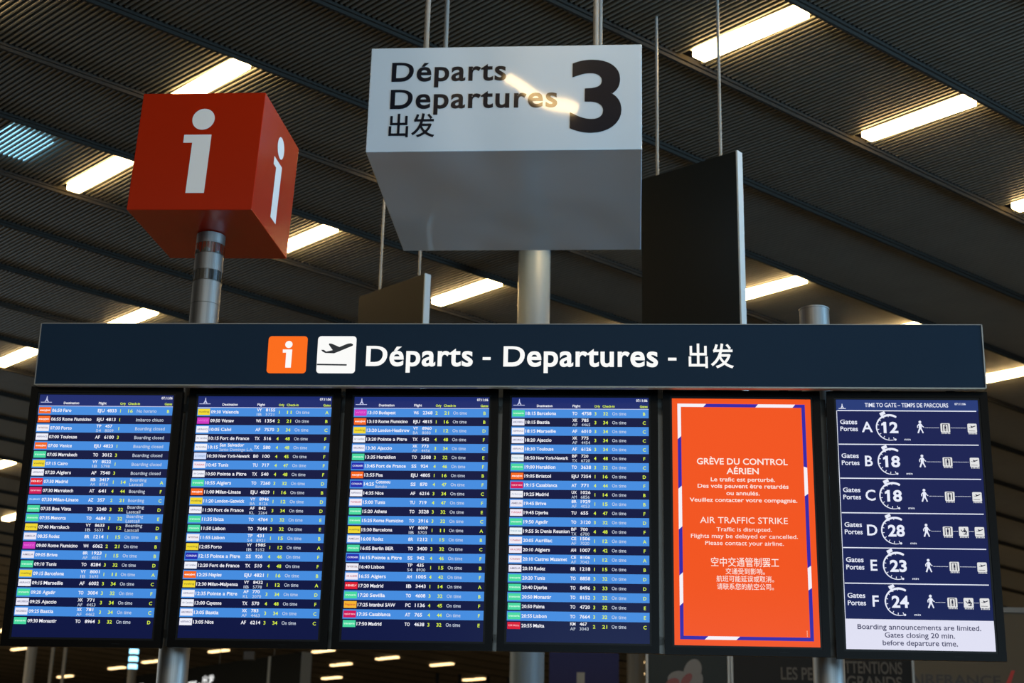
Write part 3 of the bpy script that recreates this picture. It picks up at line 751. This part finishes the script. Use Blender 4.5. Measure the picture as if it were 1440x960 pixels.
# the box skin is a fine grid so that the glossy sheet can bulge a little
sb = MB().box(-hw, hw, -hd, hd, -hh, hh).build('box_body', M_signw, sg, bevel=.003)
GSP[0] = 1.09; yf = -hd - .0012
letters('letter', M_signink, sg, 'Départs', -.4512, .0785, .0800, width=.456, y=yf, off=.020)
letters('letter', M_signink, sg, 'Departures', -.4512, -.0410, .0800, width=.660, y=yf, off=.020)
letters('chinese_character', M_signink, sg, '出发', -.4520, -.1560, .0740, width=.182, y=yf, off=.014)
GSP[0] = 1.0
GRES[0] = 8
# numeral 3 drawn as thick strokes
n3 = MB()
v3, f3, (a3, b3) = glyphs('3', .024)
z0_, z1_ = v3[:, 1].min(), v3[:, 1].max()
n3.add([(.2586 + (p[0] - a3) / (b3 - a3) * .2010, yf, -.1560 + (p[1] - z0_) / (z1_ - z0_) * .3180) for p in v3], f3)
n3.build('large_numeral', M_signink, sg)
for x, y, r in ((-.3376, -.4, .011), (-.3675, .4, .011), (.354, -.4, .011), (.352, .4, .011)):
    MB().cyl(x, y, hh, hh + (.98 if y > 0 else 1.02), r, 16).build('rod', M_rod, sg)
    MB().cyl(x, y, hh, hh + .012, r * 2, 16).build('rod_foot', M_rod, sg)

# ------------------------------------------------------------------ tall hanging panels
def hanging_panel(p0, p1, thick, zt, zb, lb, mat, rods, ztop=CAM_H + 6.03, grp=None, name='suspended_sign'):
    """p0 = far lower-left corner on plan, p1 = near corner"""
    dx, dy = p1[0] - p0[0], p1[1] - p0[1]; L = math.hypot(dx, dy); ang = math.atan2(dy, dx)
    mw = Matrix.Translation((p0[0], p0[1], zb)) @ Matrix.Rotation(ang, 4, 'Z')
    r = empty(name, mw, lb, 'sign', grp)
    MB().box(0, L, 0, thick, 0, zt - zb).build('panel_board', mat, r)
    MB().box(L, L + .012, -.002, thick + .002, -.002, zt - zb + .002).build('pale_end_strip', M_pedge, r)
    for f in rods: MB().cyl(f * L, thick / 2, zt - zb, ztop - zb, .012, 12).build('rod', M_rod, r)
    return r, L
ZT = CAM_H + 4.695
hanging_panel((.926, 10.446), (1.545, 9.912), .060, ZT, ZT - 2.3, 'tall dark navy panel hung edge-on right of the white sign box', M_panel, (.15, .82))
hanging_panel((-1.388, 13.141), (-.769, 12.509), .062, ZT, ZT - 2.3, 'small grey panel hung on two thin rods behind the banner, below the white sign box', M_panel2, (.28, .88))
r3, L3 = hanging_panel((-11.6, 48.2), (-5.23, 40.43), .30, ZT, ZT - .86, 'distant dark departures sign hanging far behind, below the second monitor', M_panel, (.55, .84), ztop=CAM_H + 5.3)
tt = MB(); text(tt, 'Départs - Departures - 出发', L3 * .155, .27, .26, width=L3 * .40, y=-.012, off=.02)
stuff(tt.build('white_lettering', M_white, r3))
tt = MB().rrect(L3 * .045, L3 * .083, .20, .60, .05, y=-.012).build('orange_tile', M_orange, r3)
tt = MB().rrect(L3 * .095, L3 * .133, .20, .60, .05, y=-.012).build('white_tile', M_white, r3)
MB().box(L3 * .838, L3 * .85, -.012, -.002, 0, .86).build('joint_strip', M_pedge, r3)

# ------------------------------------------------------------------ columns and the blurred hall beyond
def column(x, y, r, zt, mat, lb, grp=None):
    c = empty('round_column', Matrix.Translation((x, y, 0)), lb, 'column', grp)
    MB().cyl(0, 0, 0, zt, r, 48).build('shaft', mat, c); MB().cyl(0, 0, 0, .25, r * 1.12, 48).build('base_collar', M_trim, c)
    return c
column(.215, 15.0, .165, 7.55, M_col, 'pale blue-grey round column rising behind the banner, under the white sign box')
column(2.84, 34.0, .19, 7.0, M_colb, 'blurred beige column in the far hall, right of the blue banner')
column(-10.25, 34.0, .11, 7.6, M_colb, 'dim slim column in the far hall, under the leftmost monitor')
c = column(-8.98, 38.0, .105, 7.4, M_colb, 'slim far column with bright bluish bands, under the right part of the leftmost monitor')
for z in (5.56, 5.74, 5.92): MB().cyl(0, 0, z - .055, z + .055, .108, 24).build('highlight_band', M_cool, c)  # glowing sleeves stand in for a bluish highlight on the shaft
for x, q in ((-9.80, 'left'), (-9.53, 'right')):
    tag(MB().box(x - .03, x + .03, 34, 34.06, 0, 7.0).build('slim_post', M_colb), q + ' one of two thin dim posts in the far hall, under the leftmost monitor', 'post', 'thin far posts')

bb = empty('blue_banner', Matrix.Translation((1.42, 28, 0)), 'deep blue hanging cloth banner in the far hall, under the fourth monitor', 'banner')
MB().box(-.62, .62, 0, .03, 2.2, 6.9).build('cloth', M_blue, bb); MB().box(-.13, .01, -.012, 0, 3.6, 4.60).build('white_mark', M_pedge, bb); MB().box(-.64, .64, -.01, .04, 6.9, 6.96).build('top_bar', M_trim, bb)
fp = empty('far_partition', Matrix.Translation((-.8, 49.5, 0)), 'dark blurred partition frame in the far hall, left of the pale column', 'partition')
for x in (-1.3, -.6, .3, .95): MB().box(x - .05, x + .05, 0, .1, 0, 6.95).build('post', M_advb, fp)
MB().box(-1.3, .95, .0, .1, 6.95, 7.03).build('top_bar', M_advb, fp)
tag(MB().box(-.50, .16, 49.7, 49.8, 6.80, 7.14).build('bluish_sign', M_dimgrey), 'small blurred bluish sign in the far hall, left of the pale column', 'sign')
tag(MB().box(-5.99, -5.75, 36, 36.2, 5.58, 5.76).build('white_box_fitting', M_dimgrey), 'small blurred white box fitting in the far hall, above the distant sign', 'fitting')

def advert(x0, x1, y, z0, z1, mat, lb, nm='advertising_panel'):
    a = empty(nm, Matrix.Translation(((x0 + x1) / 2, y, 0)), lb, 'advertising panel'); w_ = (x1 - x0) / 2
    MB().box(-w_ + .03, w_ - .03, 0, .12, z0, z1).build('poster_board', mat, a)
    f = MB(); f.box(-w_, -w_ + .03, -.02, .14, 0, z1 + .03); f.box(w_ - .03, w_, -.02, .14, 0, z1 + .03); f.box(-w_ + .03, w_ - .03, -.02, .14, z1, z1 + .03); f.box(-w_ + .03, w_ - .03, -.02, .14, z0 - .03, z0)
    f.build('frame', M_trim, a)
    return a
a = advert(1.80, 2.87, 20, 1.0, 4.15, M_adv, 'dark blurred advertising panel with a red and white flower, under the strike notice monitor')
fm = MB()
for (cx, cz, rx, rz, rt, mi) in ((.06, 3.79, .11, .16, -.35, 0), (-.13, 3.70, .13, .09, .2, 0), (-.20, 3.62, .10, .07, .6, 1), (-.02, 3.68, .10, .05, .9, 1), (.12, 3.68, .07, .10, -.2, 0)):
    fm.cur = mi; fm.disc(cx, cz, rx, rz, y=-.004 - len(fm.f) * .003, rot=rt)
stuff(fm.build('flower_print', [M_dimgrey, M_dimred], a))
a = advert(2.88, 5.22, 20.0, 1.0, 4.18, M_advb, 'black blurred advertising panel with grey capital lettering behind the right steel pole')
t = MB(); ox = -4.05
text(t, 'LES PETITES', 3.52 + ox, 3.715, .150, width=.78, y=-.004, off=.016); text(t, 'ATTENTIONS', 4.24 + ox, 3.815, .145, width=.83, y=-.004, off=.016); text(t, 'LES GRANDS', 4.05 + ox, 3.630, .145, width=1.01, y=-.004, off=.016)
stuff(t.build('grey_lettering', M_advtext, a))
k = empty('check_in_partition', Matrix.Translation((7.9, 22, 0)), 'grey blurred partition wall with dark airline lettering at the lower right', 'partition')
MB().box(-2.3, 3.2, 0, .2, 0, 4.93).build('partition_board', M_kiosk, k); MB().box(-2.3, 3.2, -.03, .23, 4.93, 5.0).build('top_rail', M_trim, k)
t = MB(); text(t, 'AIRFRANCE', -2.25, 3.905, .135, width=1.30, y=-.006, off=.016); stuff(t.build('dark_lettering', M_fnavy, k))
t = MB(); t.add([(-.90, -.006, 3.90), (-.83, -.006, 3.90), (-.74, -.006, 4.12), (-.79, -.006, 4.12)], [(0, 1, 2, 3)]); t.build('red_slash', M_fred, k)
